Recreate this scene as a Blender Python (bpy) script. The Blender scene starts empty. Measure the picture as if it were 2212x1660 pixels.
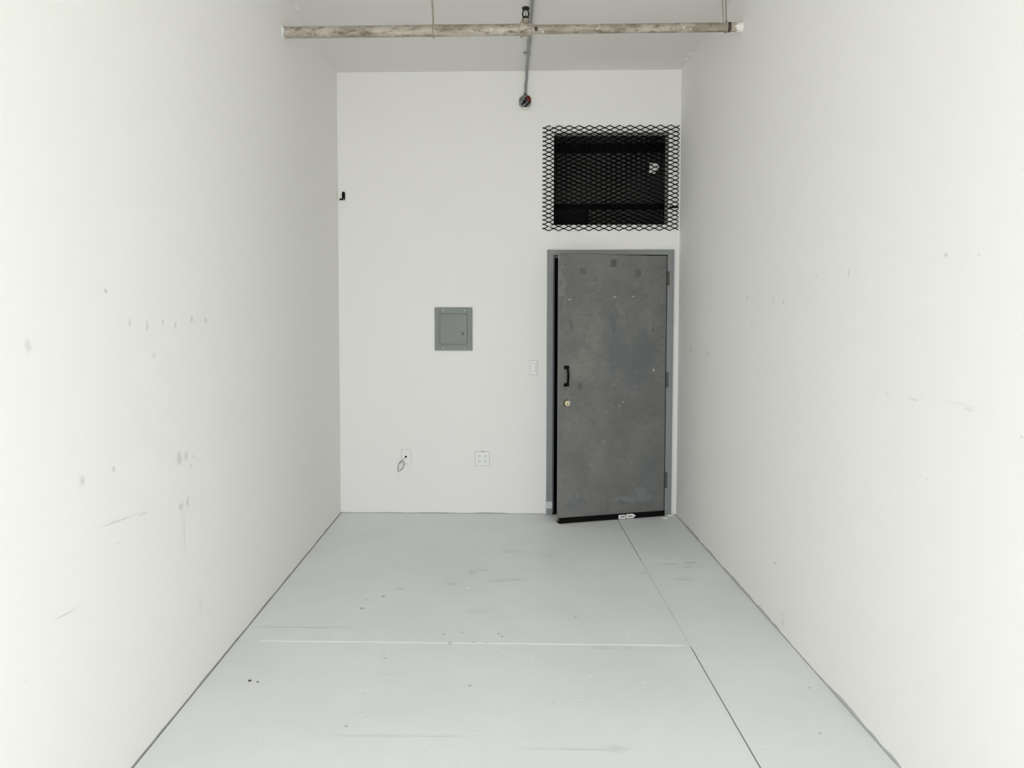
import bpy, bmesh, math, random
from mathutils import Vector, Matrix, noise as mnoise

random.seed(7)
scene = bpy.context.scene
COL = scene.collection

# ------------------------------------------------------------------ camera
W, H, D = 2.6429, 3.4372, 5.8183          # room width, height, distance camera -> back wall (m)
REAR = -1.75                              # window wall behind the camera
CAM = Vector((1.2682, 0.0, 1.55))
FPX = 1610.0                              # focal length in pixels of the 2212 px wide frame
PITCH, YAW = 0.0483, -0.0255
CX0, CY0 = 1106 - 65.0, 830 - 66.5        # principal point of the (cropped) frame
FW = Vector((math.sin(YAW) * math.cos(PITCH), math.cos(YAW) * math.cos(PITCH), -math.sin(PITCH)))
RT = Vector((math.cos(YAW), -math.sin(YAW), 0))
UP = RT.cross(FW)
cam_d = bpy.data.cameras.new('camera')
cam = bpy.data.objects.new('camera', cam_d)
COL.objects.link(cam)
cam.matrix_world = Matrix(((RT.x, UP.x, -FW.x, CAM.x), (RT.y, UP.y, -FW.y, CAM.y),
                           (RT.z, UP.z, -FW.z, CAM.z), (0, 0, 0, 1)))
cam_d.sensor_width = 36.0
cam_d.lens = FPX * 36.0 / 2212.0
cam_d.shift_x = 65.0 / 2212.0
cam_d.shift_y = -66.5 / 2212.0
cam_d.clip_start = 0.02
scene.camera = cam

# ------------------------------------------------------------------ daylight
world = bpy.data.worlds.new('overcast_sky')
scene.world = world
world.use_nodes = True
bg = world.node_tree.nodes['Background']
_wn, _wl = world.node_tree.nodes, world.node_tree.links
_tc = _wn.new('ShaderNodeTexCoord'); _sx = _wn.new('ShaderNodeSeparateXYZ'); _rp = _wn.new('ShaderNodeValToRGB')
_wl.new(_tc.outputs['Generated'], _sx.inputs[0])
_mr = _wn.new('ShaderNodeMapRange')
_wl.new(_sx.outputs[2], _mr.inputs[0]); _mr.inputs[1].default_value = -1; _mr.inputs[2].default_value = 1
_wl.new(_mr.outputs[0], _rp.inputs[0])
_rp.color_ramp.elements[0].position = .47; _rp.color_ramp.elements[0].color = (.86, .865, .85, 1)     # ground
_rp.color_ramp.elements[1].position = .53; _rp.color_ramp.elements[1].color = (.972, 1.0, 1.06, 1)  # overcast sky
_wl.new(_rp.outputs[0], bg.inputs['Color'])
bg.inputs['Strength'].default_value = 6.2
WX0, WX1, WZ0, WZ1 = 0.06, 2.26, 0.12, 2.15        # window opening in the rear wall
pl = bpy.data.lights.new('window_portal', 'AREA')  # only guides sampling of the sky through the window
pl.shape = 'RECTANGLE'
pl.size, pl.size_y = WX1 - WX0, WZ1 - WZ0
pl.cycles.is_portal = True
po = bpy.data.objects.new('window_portal', pl)
COL.objects.link(po)
po.location = ((WX0 + WX1) / 2, REAR - 0.06, (WZ0 + WZ1) / 2)
po.rotation_euler = (math.radians(90), 0, 0)       # -Z of the lamp looks into the room (+y)

scene.view_settings.view_transform = 'Standard'
scene.view_settings.look = 'None'
scene.view_settings.gamma = 1.0
scene.view_settings.use_curve_mapping = False
scene.view_settings.exposure = 0.65
scene.cycles.max_bounces = 10
scene.cycles.diffuse_bounces = 7
scene.cycles.use_denoising = True


# ------------------------------------------------------------------ geometry of the measurements
def ray(px, py):
    return FW + RT * ((px - CX0) / FPX) - UP * ((py - CY0) / FPX)

def on_plane(px, py, p0, n):
    d = ray(px, py)
    return CAM + d * ((Vector(p0) - CAM).dot(Vector(n)) / d.dot(Vector(n)))

def back(px, py, y=None): return on_plane(px, py, (0, D if y is None else y, 0), (0, 1, 0))
def flo(px, py, z=0.0): return on_plane(px, py, (0, 0, z), (0, 0, 1))
def left(px, py): return on_plane(px, py, (0, 0, 0), (1, 0, 0))
def right(px, py): return on_plane(px, py, (W, 0, 0), (1, 0, 0))
def ceil(px, py): return on_plane(px, py, (0, 0, H), (0, 0, 1))


# ------------------------------------------------------------------ materials
def new_mat(name):
    m = bpy.data.materials.new(name)
    m.use_nodes = True
    nt = m.node_tree
    return m, nt, nt.nodes['Principled BSDF']

def nd(nt, kind, **kw):
    n = nt.nodes.new(kind)
    for k, v in kw.items():
        setattr(n, k, v)
    return n

def noise(nt, vec, scale, detail=3, rough=.55):
    n = nd(nt, 'ShaderNodeTexNoise')
    n.inputs['Scale'].default_value = scale
    n.inputs['Detail'].default_value = detail
    n.inputs['Roughness'].default_value = rough
    if vec is not None:
        nt.links.new(vec, n.inputs['Vector'])
    return n

def maprange(nt, val, a, b, c=0., d=1.):
    n = nd(nt, 'ShaderNodeMapRange')
    n.interpolation_type = 'SMOOTHSTEP'
    nt.links.new(val, n.inputs[0])
    for i, v in zip((1, 2, 3, 4), (a, b, c, d)):
        n.inputs[i].default_value = v
    return n.outputs[0]

def math_(nt, op, a, b=None):
    n = nd(nt, 'ShaderNodeMath', operation=op)
    for i, v in enumerate((a, b)):
        if v is None: continue
        if isinstance(v, (int, float)): n.inputs[i].default_value = v
        else: nt.links.new(v, n.inputs[i])
    return n.outputs[0]

def mix(nt, fac, a, b, blend='MIX'):
    n = nd(nt, 'ShaderNodeMix', data_type='RGBA', blend_type=blend)
    for i, v in ((0, fac), (6, a), (7, b)):
        if isinstance(v, (int, float)): n.inputs[i].default_value = v
        elif isinstance(v, tuple): n.inputs[i].default_value = (*v, 1) if len(v) == 3 else v
        else: nt.links.new(v, n.inputs[i])
    return n.outputs[2]

def bump(nt, bsdf, val, strength, dist=.002):
    b = nd(nt, 'ShaderNodeBump')
    b.inputs['Strength'].default_value = strength
    b.inputs['Distance'].default_value = dist
    nt.links.new(val, b.inputs['Height'])
    nt.links.new(b.outputs[0], bsdf.inputs['Normal'])

def coords(nt):
    return nd(nt, 'ShaderNodeTexCoord').outputs['Object']

def ragged(nt, vec, scale, amount):
    """object coordinates pushed about by noise, so that marks get uneven edges"""
    n = noise(nt, vec, scale, 1.5, .65)
    s = nd(nt, 'ShaderNodeVectorMath', operation='SUBTRACT')
    nt.links.new(n.outputs['Color'], s.inputs[0]); s.inputs[1].default_value = (.5, .5, .5)
    m = nd(nt, 'ShaderNodeVectorMath', operation='SCALE')
    nt.links.new(s.outputs[0], m.inputs[0]); m.inputs['Scale'].default_value = amount
    a = nd(nt, 'ShaderNodeVectorMath', operation='ADD')
    nt.links.new(vec, a.inputs[0]); nt.links.new(m.outputs[0], a.inputs[1])
    return a.outputs[0]

def marks(nt, vec, items):
    """stains / scuffs at fixed spots of a surface.
    item = (centre, half sizes, rotation, strength, softness, 'e' ellipse or 'b' box)"""
    out = None
    for c, s, r, st, soft, kind in items:
        mp = nd(nt, 'ShaderNodeMapping', vector_type='TEXTURE')
        nt.links.new(vec, mp.inputs['Vector'])
        mp.inputs['Location'].default_value = c
        mp.inputs['Rotation'].default_value = r
        mp.inputs['Scale'].default_value = s
        if kind == 'b':
            ab = nd(nt, 'ShaderNodeVectorMath', operation='ABSOLUTE')
            nt.links.new(mp.outputs[0], ab.inputs[0])
            sp = nd(nt, 'ShaderNodeSeparateXYZ'); nt.links.new(ab.outputs[0], sp.inputs[0])
            v = math_(nt, 'MAXIMUM', math_(nt, 'MAXIMUM', sp.outputs[0], sp.outputs[1]), sp.outputs[2])
        else:
            ln = nd(nt, 'ShaderNodeVectorMath', operation='LENGTH')
            nt.links.new(mp.outputs[0], ln.inputs[0]); v = ln.outputs['Value']
        v = maprange(nt, v, 1 - soft, 1.0, st, 0.)
        out = v if out is None else math_(nt, 'MAXIMUM', out, v)
    return out

def spot(plane, px, py, rx, ry, st, rot=0., soft=.7, kind='e'):
    """a mark given where it is seen on one of the room's surfaces, as real position and size"""
    fn = {'left': left, 'right': right, 'back': back, 'floor': flo}[plane]
    c, a, b = fn(px, py), fn(px + rx, py) - fn(px - rx, py), fn(px, py + ry) - fn(px, py - ry)
    if plane in ('left', 'right'):
        # pure depth and height extents of the mark
        sz = abs((fn(px, py - ry) - fn(px, py + ry)).z) / 2
        sy = abs(a.y) / 2
        return (c, (1., max(sy, .002), max(sz, .002)), (rot, 0, 0), st, soft, kind)
    if plane == 'back':
        return (c, (a.length / 2, 1., b.length / 2), (0, rot, 0), st, soft, kind)
    return (c, (a.length / 2, b.length / 2, 1.), (0, 0, rot), st, soft, kind)

def simple(name, col, rough=.6, metal=0., var=.12, scale=25., bmp=0., spec=.5):
    m, nt, b = new_mat(name)
    v = coords(nt)
    n = noise(nt, v, scale)
    lo = tuple(c * (1 - var) for c in col); hi = tuple(min(1, c * (1 + var)) for c in col)
    nt.links.new(mix(nt, n.outputs['Fac'], lo, hi), b.inputs['Base Color'])
    b.inputs['Roughness'].default_value = rough
    b.inputs['Metallic'].default_value = metal
    b.inputs['Specular IOR Level'].default_value = spec
    if bmp: bump(nt, b, n.outputs['Fac'], bmp)
    return m

def mark_mask(nt):
    """stain masks carried by the thin stain patches (zero on the plain surface)"""
    at = nd(nt, 'ShaderNodeAttribute', attribute_name='stain')
    sp = nd(nt, 'ShaderNodeSeparateColor'); nt.links.new(at.outputs['Color'], sp.inputs[0])
    return sp.outputs[0], sp.outputs[1]

def paint_wall(name, base=(.87, .866, .842), lap=.004):
    m, nt, b = new_mat(name)
    v = coords(nt)
    dk, _ = mark_mask(nt)
    col = mix(nt, dk, base, (.30, .30, .285))
    # grey floor paint that was brushed a little way up the foot of the wall
    sp = nd(nt, 'ShaderNodeSeparateXYZ'); nt.links.new(v, sp.inputs[0])
    n2 = noise(nt, v, 4, 2)
    hgt = math_(nt, 'MULTIPLY', maprange(nt, n2.outputs['Fac'], .3, .7, .35, 1.5), lap)
    lapm = math_(nt, 'LESS_THAN', sp.outputs[2], hgt)
    col = mix(nt, math_(nt, 'MULTIPLY', lapm, .75), col, (.42, .43, .42))
    df = nd(nt, 'ShaderNodeBsdfDiffuse')               # flat matt emulsion
    nt.links.new(col, df.inputs['Color'])
    nt.links.new(df.outputs[0], nt.nodes['Material Output'].inputs['Surface'])
    nt.nodes.remove(b)
    return m

L = lambda *a, **k: spot('left', *a, **k)
R_ = lambda *a, **k: spot('right', *a, **k)
left_marks = [
    L(228, 629, 3.5, 8, .45), L(280, 697, 3, 12, .25), L(318, 705, 4, 15, .26), L(352, 697, 3, 10, .28),
    L(379, 702, 3, 11, .28), L(414, 690, 4, 8, .30), L(444, 692, 3.5, 9, .30), L(60, 750, 9, 22, .22, rot=.35),
    L(332, 768, 5, 9, .2), L(387, 990, 7, 20, .30, rot=-.25), L(402, 985, 5, 13, .28), L(418, 986, 3, 4, .25),
    L(412, 1006, 3, 4, .3), L(245, 1014, 4, 8, .35), L(177, 1040, 8, 14, .3, rot=-.5), L(391, 1094, 7, 12, .34),
    L(405, 1085, 4, 16, .34), L(398, 1150, 1.6, 60, .16), L(253, 1174, 6, 3, .2), L(432, 1310, 2, 26, .14),
    L(465, 610, 2, 4, .2), L(55, 1472, 3, 3, .25), L(160, 1317, 4, 2, .3)]
# two long thin scratches
def scratch(plane, p, q, w, st):
    fn = {'left': left, 'right': right, 'floor': flo, 'ceil': ceil}[plane]
    a, b_ = fn(*p), fn(*q)
    c = (a + b_) / 2; d = b_ - a; half = d.length / 2
    if plane in ('left', 'right'):
        return (c, (1., half, w), (math.atan2(d.z, d.y), 0, 0), st, .5, 'e')
    return (c, (half, w, 1.), (0, 0, math.atan2(d.y, d.x)), st, .5, 'e')
left_marks += [scratch('left', (212, 1143), (290, 1113), .0025, .35), scratch('left', (296, 1116), (320, 1105), .0025, .3),
               scratch('left', (118, 1340), (164, 1316), .002, .35)]
right_marks = [
    R_(2044, 551, 5, 6, .38), R_(2115, 551, 5, 4, .2), R_(1834, 590, 2.5, 11, .28), R_(1614, 645, 2, 8, .26),
    R_(1671, 651, 2, 8, .22), R_(1693, 653, 2, 7, .28), R_(1624, 697, 2, 6, .2), R_(1492, 757, 1.6, 9, .35),
    R_(1528, 765, 1.8, 6, .38), R_(1674, 1217, 3, 3, .4), R_(1673, 1246, 2, 2, .3), R_(1690, 1327, 2.5, 4, .35),
    R_(1692, 1345, 2, 14, .2), R_(1974, 864, 14, 2.5, .26), R_(2080, 876, 40, 2.5, .12), R_(2092, 884, 14, 6, .14),
    R_(2207, 944, 4, 4, .3), R_(1917, 851, 3, 3, .25), R_(2003, 1035, 3, 5, .18), R_(1765, 599, 2.5, 4, .25)]
M_left = paint_wall('white_paint_left', lap=.006)
M_right = paint_wall('white_paint_right', lap=.013)
M_back = paint_wall('white_paint_back', lap=.007)
M_rear = paint_wall('white_paint_rear', lap=.004)
def ceil_mat():
    m, nt, b = new_mat('ceiling_paint')
    n = noise(nt, coords(nt), 2., 2)
    df = nd(nt, 'ShaderNodeBsdfDiffuse')
    _, wt = mark_mask(nt)
    nt.links.new(mix(nt, wt, mix(nt, n.outputs['Fac'], (.785, .765, .735), (.82, .80, .77)), (.93, .92, .90)), df.inputs['Color'])
    nt.links.new(df.outputs[0], nt.nodes['Material Output'].inputs['Surface']); nt.nodes.remove(b)
    return m
M_ceil = ceil_mat()

# painted hardboard floor
def floor_marks():
    F = lambda *a, **k: spot('floor', *a, **k)
    dark = [F(828, 1289, 6, 2.5, .8), F(782, 1315, 7, 2.5, .8), F(792, 1296, 3, 1.5, .6), F(972, 1390, 7, 4, .8),
            F(1024, 1388, 5, 2, .6), F(1051, 1390, 4, 2, .8), F(1078, 1370, 5, 2, .7), F(1085, 1376, 3, 3, .7),
            F(958, 1371, 5, 2, .5), F(998, 1367, 5, 2, .5), F(1015, 1482, 6, 3, .65), F(748, 1570, 5, 3, .8),
            F(832, 1423, 6, 3, .4), F(830, 1410, 3, 2, .5), F(1243, 1334, 5, 4, .3), F(1771, 1585, 4, 3, .7),
            F(1749, 1487, 5, 2, .6), F(1196, 1520, 7, 4, .25), F(1072, 1255, 26, 2, .25), F(1020, 1237, 10, 5, .3, rot=.4),
            F(1040, 1232, 26, 1.6, .28), F(864, 1273, 14, 2, .3), F(975, 1262, 16, 5, .2), F(1115, 1252, 22, 1.8, .3),
            F(1490, 1216, 18, 2.5, .35), F(1486, 1225, 14, 2, .3), F(1450, 1219, 16, 1.6, .25), F(1390, 1239, 14, 3, .15),
            F(1480, 1250, 30, 3, .12), F(1330, 1617, 24, 8, .14), F(788, 1500, 6, 2, .3), F(1185, 1201, 16, 3, .15),
            F(1100, 1190, 22, 4, .1), F(1030, 1320, 30, 5, .1), F(1300, 1400, 24, 2, .2), F(1195, 1520, 3, 5, .2),
            F(1175, 1110, 14, 3, .6), F(1360, 1400, 10, 2, .15)]
    white = [F(1010, 1272, 5, 2.5, 1.), F(1270, 1247, 3, 2, .8), F(1357, 1372, 4, 2, .8), F(930, 1346, 6, 1.5, .6),
             F(892, 1358, 5, 1.5, .5), F(947, 1416, 4, 1.5, .5), F(1085, 1409, 4, 1.6, .7), F(1150, 1425, 4, 1.6, .7),
             F(1153, 1445, 3, 1.6, .6), F(1278, 1462, 7, 1.6, .9), F(1390, 1477, 4, 3, .7), F(920, 1481, 3, 2, .7),
             F(782, 1548, 9, 1.6, .6), F(1258, 1516, 14, 1.4, .6), F(1025, 1577, 9, 1.6, .5), F(930, 1623, 3, 2, .7),
             F(1008, 1622, 3, 2, .6), F(966, 1635, 3, 2, .6), F(998, 1657, 3, 2, .9), F(1455, 1590, 5, 1.6, .6),
             F(1646, 1615, 3, 2, .8), F(1252, 1182, 4, 1.6, .6), F(1296, 1426, 3, 2, .5), F(1084, 1499, 4, 1.4, .5),
             F(561, 1603, 3, 2, .9), F(838, 1458, 10, 1.2, .4), F(1070, 1311, 3, 1.4, .5), F(1220, 1313, 3, 1.4, .5)]
    white += [scratch('floor', (545, 1355), (745, 1356), .003, .45), scratch('floor', (1440, 1308), (1470, 1309), .002, .4),
              scratch('floor', (1130, 1619), (1340, 1621), .0025, .25), scratch('floor', (700, 1590), (1000, 1592), .002, .15)]
    return dark, white
floor_dark, floor_white = floor_marks()
def floor_mat():
    m, nt, b = new_mat('grey_floor_paint')
    v = coords(nt)
    n1 = noise(nt, v, 1.7, 4, .6)
    dk, wt = mark_mask(nt)
    col = mix(nt, maprange(nt, n1.outputs['Fac'], .3, .72), (.755, .775, .775), (.80, .82, .82))
    col = mix(nt, math_(nt, 'MULTIPLY', dk, .8), col, (.17, .165, .155))
    col = mix(nt, wt, col, (.97, .975, .965))
    nt.links.new(col, b.inputs['Base Color'])
    b.inputs['Roughness'].default_value = .45
    b.inputs['Specular IOR Level'].default_value = .35
    return m
M_floor = floor_mat()
M_sub = simple('subfloor_dark', (.012, .011, .010), .9)
M_filler = simple('joint_filler_white', (.93, .94, .93), .6, var=.05)
M_filler2 = simple('joint_filler_grey', (.30, .305, .30), .7, var=.1)
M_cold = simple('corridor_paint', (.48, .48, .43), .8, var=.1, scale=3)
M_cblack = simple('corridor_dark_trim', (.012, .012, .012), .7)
M_cdoor = simple('corridor_door_paint', (.045, .047, .055), .6)
M_black = simple('black_steel', (.004, .004, .004), .6, var=.2, spec=.12)
M_meshm = simple('black_mesh_paint', (.003, .003, .0028), .85, var=.2, spec=.1)
M_rubber = simple('black_rubber', (.005, .0045, .004), .7, var=.3, scale=60, spec=.12)
M_frame = simple('grey_frame_paint', (.235, .248, .250), .5, var=.10, scale=14)
M_white = simple('white_plastic', (.84, .845, .83), .35, var=.01)
M_whitep = simple('white_paper', (.85, .85, .84), .7, var=.03)
M_plaster = simple('white_plaster', (.82, .80, .76), .9, var=.08, scale=60, bmp=.4)
M_tapegrey = simple('grey_tape', (.62, .63, .63), .6, var=.06)
M_emt = simple('galvanised_conduit', (.30, .315, .31), .45, .35, var=.12, scale=30)
M_steel = simple('zinc_steel', (.38, .39, .38), .38, .6, var=.2, scale=80)
M_cable = simple('grey_cable', (.22, .22, .21), .5, var=.1)
M_brass = simple('brass', (.74, .68, .48), .35, .45, var=.08, scale=200)
M_brass_d = simple('shaded_brass', (.16, .13, .06), .4, .7, var=.2, scale=100)  # shadow on the lock collar put in as a darker brass
M_red = simple('red_wire', (.15, .016, .010), .5)
M_panel = simple('panel_grey_enamel', (.185, .205, .19), .42, var=.06, scale=12)
M_panel_d = simple('panel_groove', (.055, .065, .058), .5, var=.06)
M_screw = simple('screw_steel', (.42, .44, .42), .35, .5)
M_slot = simple('receptacle_slot', (.25, .25, .24), .6)
M_brown = simple('plain_brown', (.16, .10, .03), .6)
M_patch = simple('grey_plug', (.36, .36, .35), .7)

def door_mat(items_dark, items_blue, items_light, items_white, items_pale):
    m, nt, b = new_mat('worn_grey_door_paint')
    v = coords(nt)
    n1 = noise(nt, v, 3.2, 6, .62)
    sp = nd(nt, 'ShaderNodeSeparateXYZ'); nt.links.new(v, sp.inputs[0])
    base = mix(nt, maprange(nt, n1.outputs['Fac'], .34, .66), (.150, .152, .146), (.190, .191, .183))
    rg = ragged(nt, v, 9, .16)
    base = mix(nt, marks(nt, rg, items_light), base, (.245, .232, .212))
    base = mix(nt, marks(nt, rg, items_blue), base, (.122, .140, .147))
    n5 = noise(nt, v, 26, 5, .7)
    base = mix(nt, maprange(nt, n5.outputs['Fac'], .52, .70, 0, .55), base, (.085, .088, .085))
    n6 = noise(nt, v, 17, 5, .7)
    base = mix(nt, maprange(nt, n6.outputs['Fac'], .55, .72, 0, .55), base, (.25, .248, .24))
    base = mix(nt, marks(nt, rg, items_pale), base, (.215, .235, .24))
    rd = ragged(nt, v, 70, .018)
    base = mix(nt, marks(nt, rd, items_dark), base, (.055, .056, .052))
    base = mix(nt, marks(nt, rd, items_white), base, (.62, .63, .60))
    nt.links.new(base, b.inputs['Base Color'])
    b.inputs['Roughness'].default_value = .48
    bump(nt, b, n5.outputs['Fac'], .12, .002)
    return m

def pipe_mat():
    m, nt, b = new_mat('old_painted_pipe')
    v0 = coords(nt)
    mp = nd(nt, 'ShaderNodeMapping'); nt.links.new(v0, mp.inputs['Vector'])
    mp.inputs['Scale'].default_value = (.35, 1, 1)           # streaks run along the pipe
    v = mp.outputs[0]
    n1 = noise(nt, v, 14, 6, .7)
    n2 = noise(nt, v, 38, 5, .7)
    col = mix(nt, maprange(nt, n1.outputs['Fac'], .36, .64), (.27, .23, .175), (.49, .445, .38))
    col = mix(nt, maprange(nt, n2.outputs['Fac'], .50, .66), col, (.18, .15, .11))
    n3 = noise(nt, v0, 36, 4, .7)
    col = mix(nt, maprange(nt, n3.outputs['Fac'], .62, .70), col, (.74, .71, .66))
    n4 = noise(nt, v0, 55, 4, .6)
    col = mix(nt, maprange(nt, n4.outputs['Fac'], .65, .72), col, (.09, .075, .055))
    nt.links.new(col, b.inputs['Base Color'])
    b.inputs['Roughness'].default_value = .55
    bump(nt, b, n2.outputs['Fac'], .5, .003)
    return m
M_pipe = pipe_mat()
M_hanger = simple('rusty_hanger_wire', (.36, .34, .27), .6, .2, var=.4, scale=30)
M_rust = simple('dark_rust_band', (.07, .04, .035), .7, var=.4, scale=50)
M_dhead = simple('dark_bronze', (.02, .017, .012), .5, .3)


# ------------------------------------------------------------------ mesh helpers
class MB:
    def __init__(self): self.bm = bmesh.new()
    def box(self, x0, x1, y0, y1, z0, z1, bev=0., seg=2):
        r = bmesh.ops.create_cube(self.bm, size=1)
        for vv in r['verts']:
            vv.co = Vector(((x0 + x1) / 2 + vv.co.x * (x1 - x0), (y0 + y1) / 2 + vv.co.y * (y1 - y0), (z0 + z1) / 2 + vv.co.z * (z1 - z0)))
        if bev:
            es = list({e for vv in r['verts'] for e in vv.link_edges})
            bmesh.ops.bevel(self.bm, geom=es, offset=bev, segments=seg, profile=.5, affect='EDGES')
        return self
    def rings(self, rings, cap=True, closed=False):
        vs = [[self.bm.verts.new(p) for p in r] for r in rings]
        n = len(vs[0])
        rng = range(len(vs)) if closed else range(len(vs) - 1)
        for i in rng:
            a, b_ = vs[i], vs[(i + 1) % len(vs)]
            for j in range(n):
                self.bm.faces.new((a[j], a[(j + 1) % n], b_[(j + 1) % n], b_[j]))
        if cap and not closed:
            self.bm.faces.new(list(reversed(vs[0]))); self.bm.faces.new(vs[-1])
        return self
    def tube(self, pts, r, seg=12, cap=True):
        pts = [Vector(p) for p in pts]
        rings_ = []; prev = None
        for i, p in enumerate(pts):
            t = (pts[min(i + 1, len(pts) - 1)] - pts[max(i - 1, 0)]).normalized()
            if prev is None:
                u = t.orthogonal().normalized()
            else:
                u = (prev - t * prev.dot(t)).normalized()
            prev = u; w = t.cross(u)
            rr = r[i] if isinstance(r, (list, tuple)) else r
            rings_.append([p + (u * math.cos(k * 2 * math.pi / seg) + w * math.sin(k * 2 * math.pi / seg)) * rr for k in range(seg)])
        return self.rings(rings_, cap)
    def lathe(self, c, axis, prof, seg=24):
        """prof: list of (distance along axis, radius)"""
        c, ax = Vector(c), Vector(axis).normalized()
        u = ax.orthogonal().normalized(); w = ax.cross(u)
        return self.rings([[c + ax * t + (u * math.cos(k * 2 * math.pi / seg) + w * math.sin(k * 2 * math.pi / seg)) * max(r, 1e-4) for k in range(seg)] for t, r in prof])
    def prism(self, poly, d0, d1, axis='y'):
        """outline in (x,z) extruded along y (or given axis)"""
        f = {'y': lambda a, b_, d: (a, d, b_), 'z': lambda a, b_, d: (a, b_, d), 'x': lambda a, b_, d: (d, a, b_)}[axis]
        return self.rings([[Vector(f(a, b_, d0)) for a, b_ in poly], [Vector(f(a, b_, d1)) for a, b_ in poly]])
    def build(self, name, mat, parent=None, smooth=False, **tags):
        bmesh.ops.recalc_face_normals(self.bm, faces=self.bm.faces)
        me = bpy.data.meshes.new(name)
        self.bm.to_mesh(me); self.bm.free()
        me.materials.append(mat)
        if smooth:
            me.set_sharp_from_angle(angle=math.radians(38)) if hasattr(me, 'set_sharp_from_angle') else None
            for p in me.polygons: p.use_smooth = True
        o = bpy.data.objects.new(name, me)
        COL.objects.link(o)
        if parent is not None: o.parent = parent
        for k, v in tags.items(): o[k] = v
        return o

def empty(name, loc, **tags):
    o = bpy.data.objects.new(name, None)
    COL.objects.link(o); o.location = loc; o.empty_display_size = .05
    for k, v in tags.items(): o[k] = v
    return o

def local(root):           # world point -> coordinates under an un-rotated root
    l = Vector(root.location)
    return lambda p: Vector(p) - l

def stain_patches(name, mat, parent, normal, groups, n=12, rag=.35):
    """thin patches lying on a surface; each carries the ragged mask of one stain.
    groups: list of (channel, items) with items as made by spot() / scratch()"""
    verts, faces, cols = [], [], []
    N = Vector(normal)
    idx = 0
    for ch, items in groups:
        for c, s, rot, st, soft, kind in items:
            idx += 1
            c = Vector(c)
            if abs(N.x) > .5: M = Matrix.Rotation(rot[0], 3, 'X'); A, B = Vector((0, s[1], 0)), Vector((0, 0, s[2]))
            elif abs(N.y) > .5: M = Matrix.Rotation(rot[1], 3, 'Y'); A, B = Vector((s[0], 0, 0)), Vector((0, 0, s[2]))
            else: M = Matrix.Rotation(rot[2], 3, 'Z'); A, B = Vector((s[0], 0, 0)), Vector((0, s[1], 0))
            A, B = M @ A, M @ B
            seed = Vector((c.x * 13.1, c.y * 7.7, c.z * 9.3))
            base = len(verts)
            for i in range(n + 1):
                for j in range(n + 1):
                    u, w = (2 * i / n - 1) * 1.3, (2 * j / n - 1) * 1.3
                    p = c + A * u + B * w + N * (.0002 + .00004 * idx)
                    q = seed + Vector((u * 1.6, w * 1.6, ch * 3.))
                    d = math.hypot(u, w) if kind == 'e' else max(abs(u), abs(w))
                    d += rag * (mnoise.fractal(q, 1., 2., 3))
                    t_ = min(1, max(0, (1 - d) / max(soft, .05)))
                    edge = 0 if i in (0, n) or j in (0, n) else 1
                    v_ = st * t_ * t_ * (3 - 2 * t_) * edge
                    verts.append(p); cols.append((v_ if ch == 0 else 0, v_ if ch == 1 else 0, 0, 1))
            for i in range(n):
                for j in range(n):
                    k = base + i * (n + 1) + j
                    q4 = (k, k + 1, k + n + 2, k + n + 1)
                    if max(max(cols[t_][:2]) for t_ in q4) > .004: faces.append(q4)
    me = bpy.data.meshes.new(name)
    me.from_pydata([tuple(v_) for v_ in verts], [], faces)
    at = me.color_attributes.new('stain', 'FLOAT_COLOR', 'POINT')
    for i, c_ in enumerate(cols): at.data[i].color = c_
    me.materials.append(mat)
    o = bpy.data.objects.new(name, me); COL.objects.link(o); o.parent = parent
    o['kind'] = 'stuff'
    return o

ROUND = lambda x0, x1, z0, z1, r, n=5: [
    (cx + r * math.cos(a0 + k * math.pi / 2 / n), cz + r * math.sin(a0 + k * math.pi / 2 / n))
    for cx, cz, a0 in ((x1 - r, z1 - r, 0), (x0 + r, z1 - r, math.pi / 2), (x0 + r, z0 + r, math.pi), (x1 - r, z0 + r, 1.5 * math.pi))
    for k in range(n + 1)]

# ------------------------------------------------------------------ the room
TH = .115                                   # thickness of the stud wall at the back
# door opening and transom opening, measured on the wall
DX0, DX1 = back(1187, 800).x, back(1444, 800).x
DZ1 = back(1300, 546).z
TX0, TX1 = back(1195, 390).x, back(1444.5, 390).x
TZ0, TZ1 = back(1320, 487).z, back(1320, 285).z
wb = MB()
wb.box(-.12, DX0, D, D + TH, 0, H)                       # left of the door
wb.box(DX1, W + .12, D, D + TH, 0, H)                    # right of the door
wb.box(DX0, DX1, D, D + TH, DZ1, TZ0)                    # between door and transom
wb.box(DX0, TX0, D, D + TH, TZ0, TZ1)
wb.box(TX1, DX1, D, D + TH, TZ0, TZ1)
wb.box(DX0, DX1, D, D + TH, TZ1, H)
wb.build('wall_back', M_back, kind='structure', label='white painted back wall with the grey door and mesh-covered opening', category='wall')
wall_l = MB().box(-.12, 0, REAR - .12, D, -.1, H).build('wall_left', M_left, kind='structure', label='long white wall on the left with grey scuff marks', category='wall')
wall_r = MB().box(W, W + .12, REAR - .12, D, -.1, H).build('wall_right', M_right, kind='structure', label='long white wall on the right beside the door', category='wall')
ceil_o = MB().box(-.12, W + .12, REAR - .12, D + TH, H, H + .1).build('ceiling', M_ceil, kind='structure', label='flat pale grey painted ceiling above the sprinkler pipe', category='ceiling')
rw = MB()
rw.box(0, WX0, REAR - .12, REAR, 0, H); rw.box(WX1, W, REAR - .12, REAR, 0, H)
rw.box(WX0, WX1, REAR - .12, REAR, 0, WZ0); rw.box(WX0, WX1, REAR - .12, REAR, WZ1, H)
rw.build('wall_rear', M_rear, kind='structure', label='white wall with the large window behind the viewer', category='wall')
wf = empty('window_1', ((WX0 + WX1) / 2, REAR - .06, WZ0), kind='structure', label='large white framed window behind the viewer', category='window')
lo = local(wf)
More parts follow.
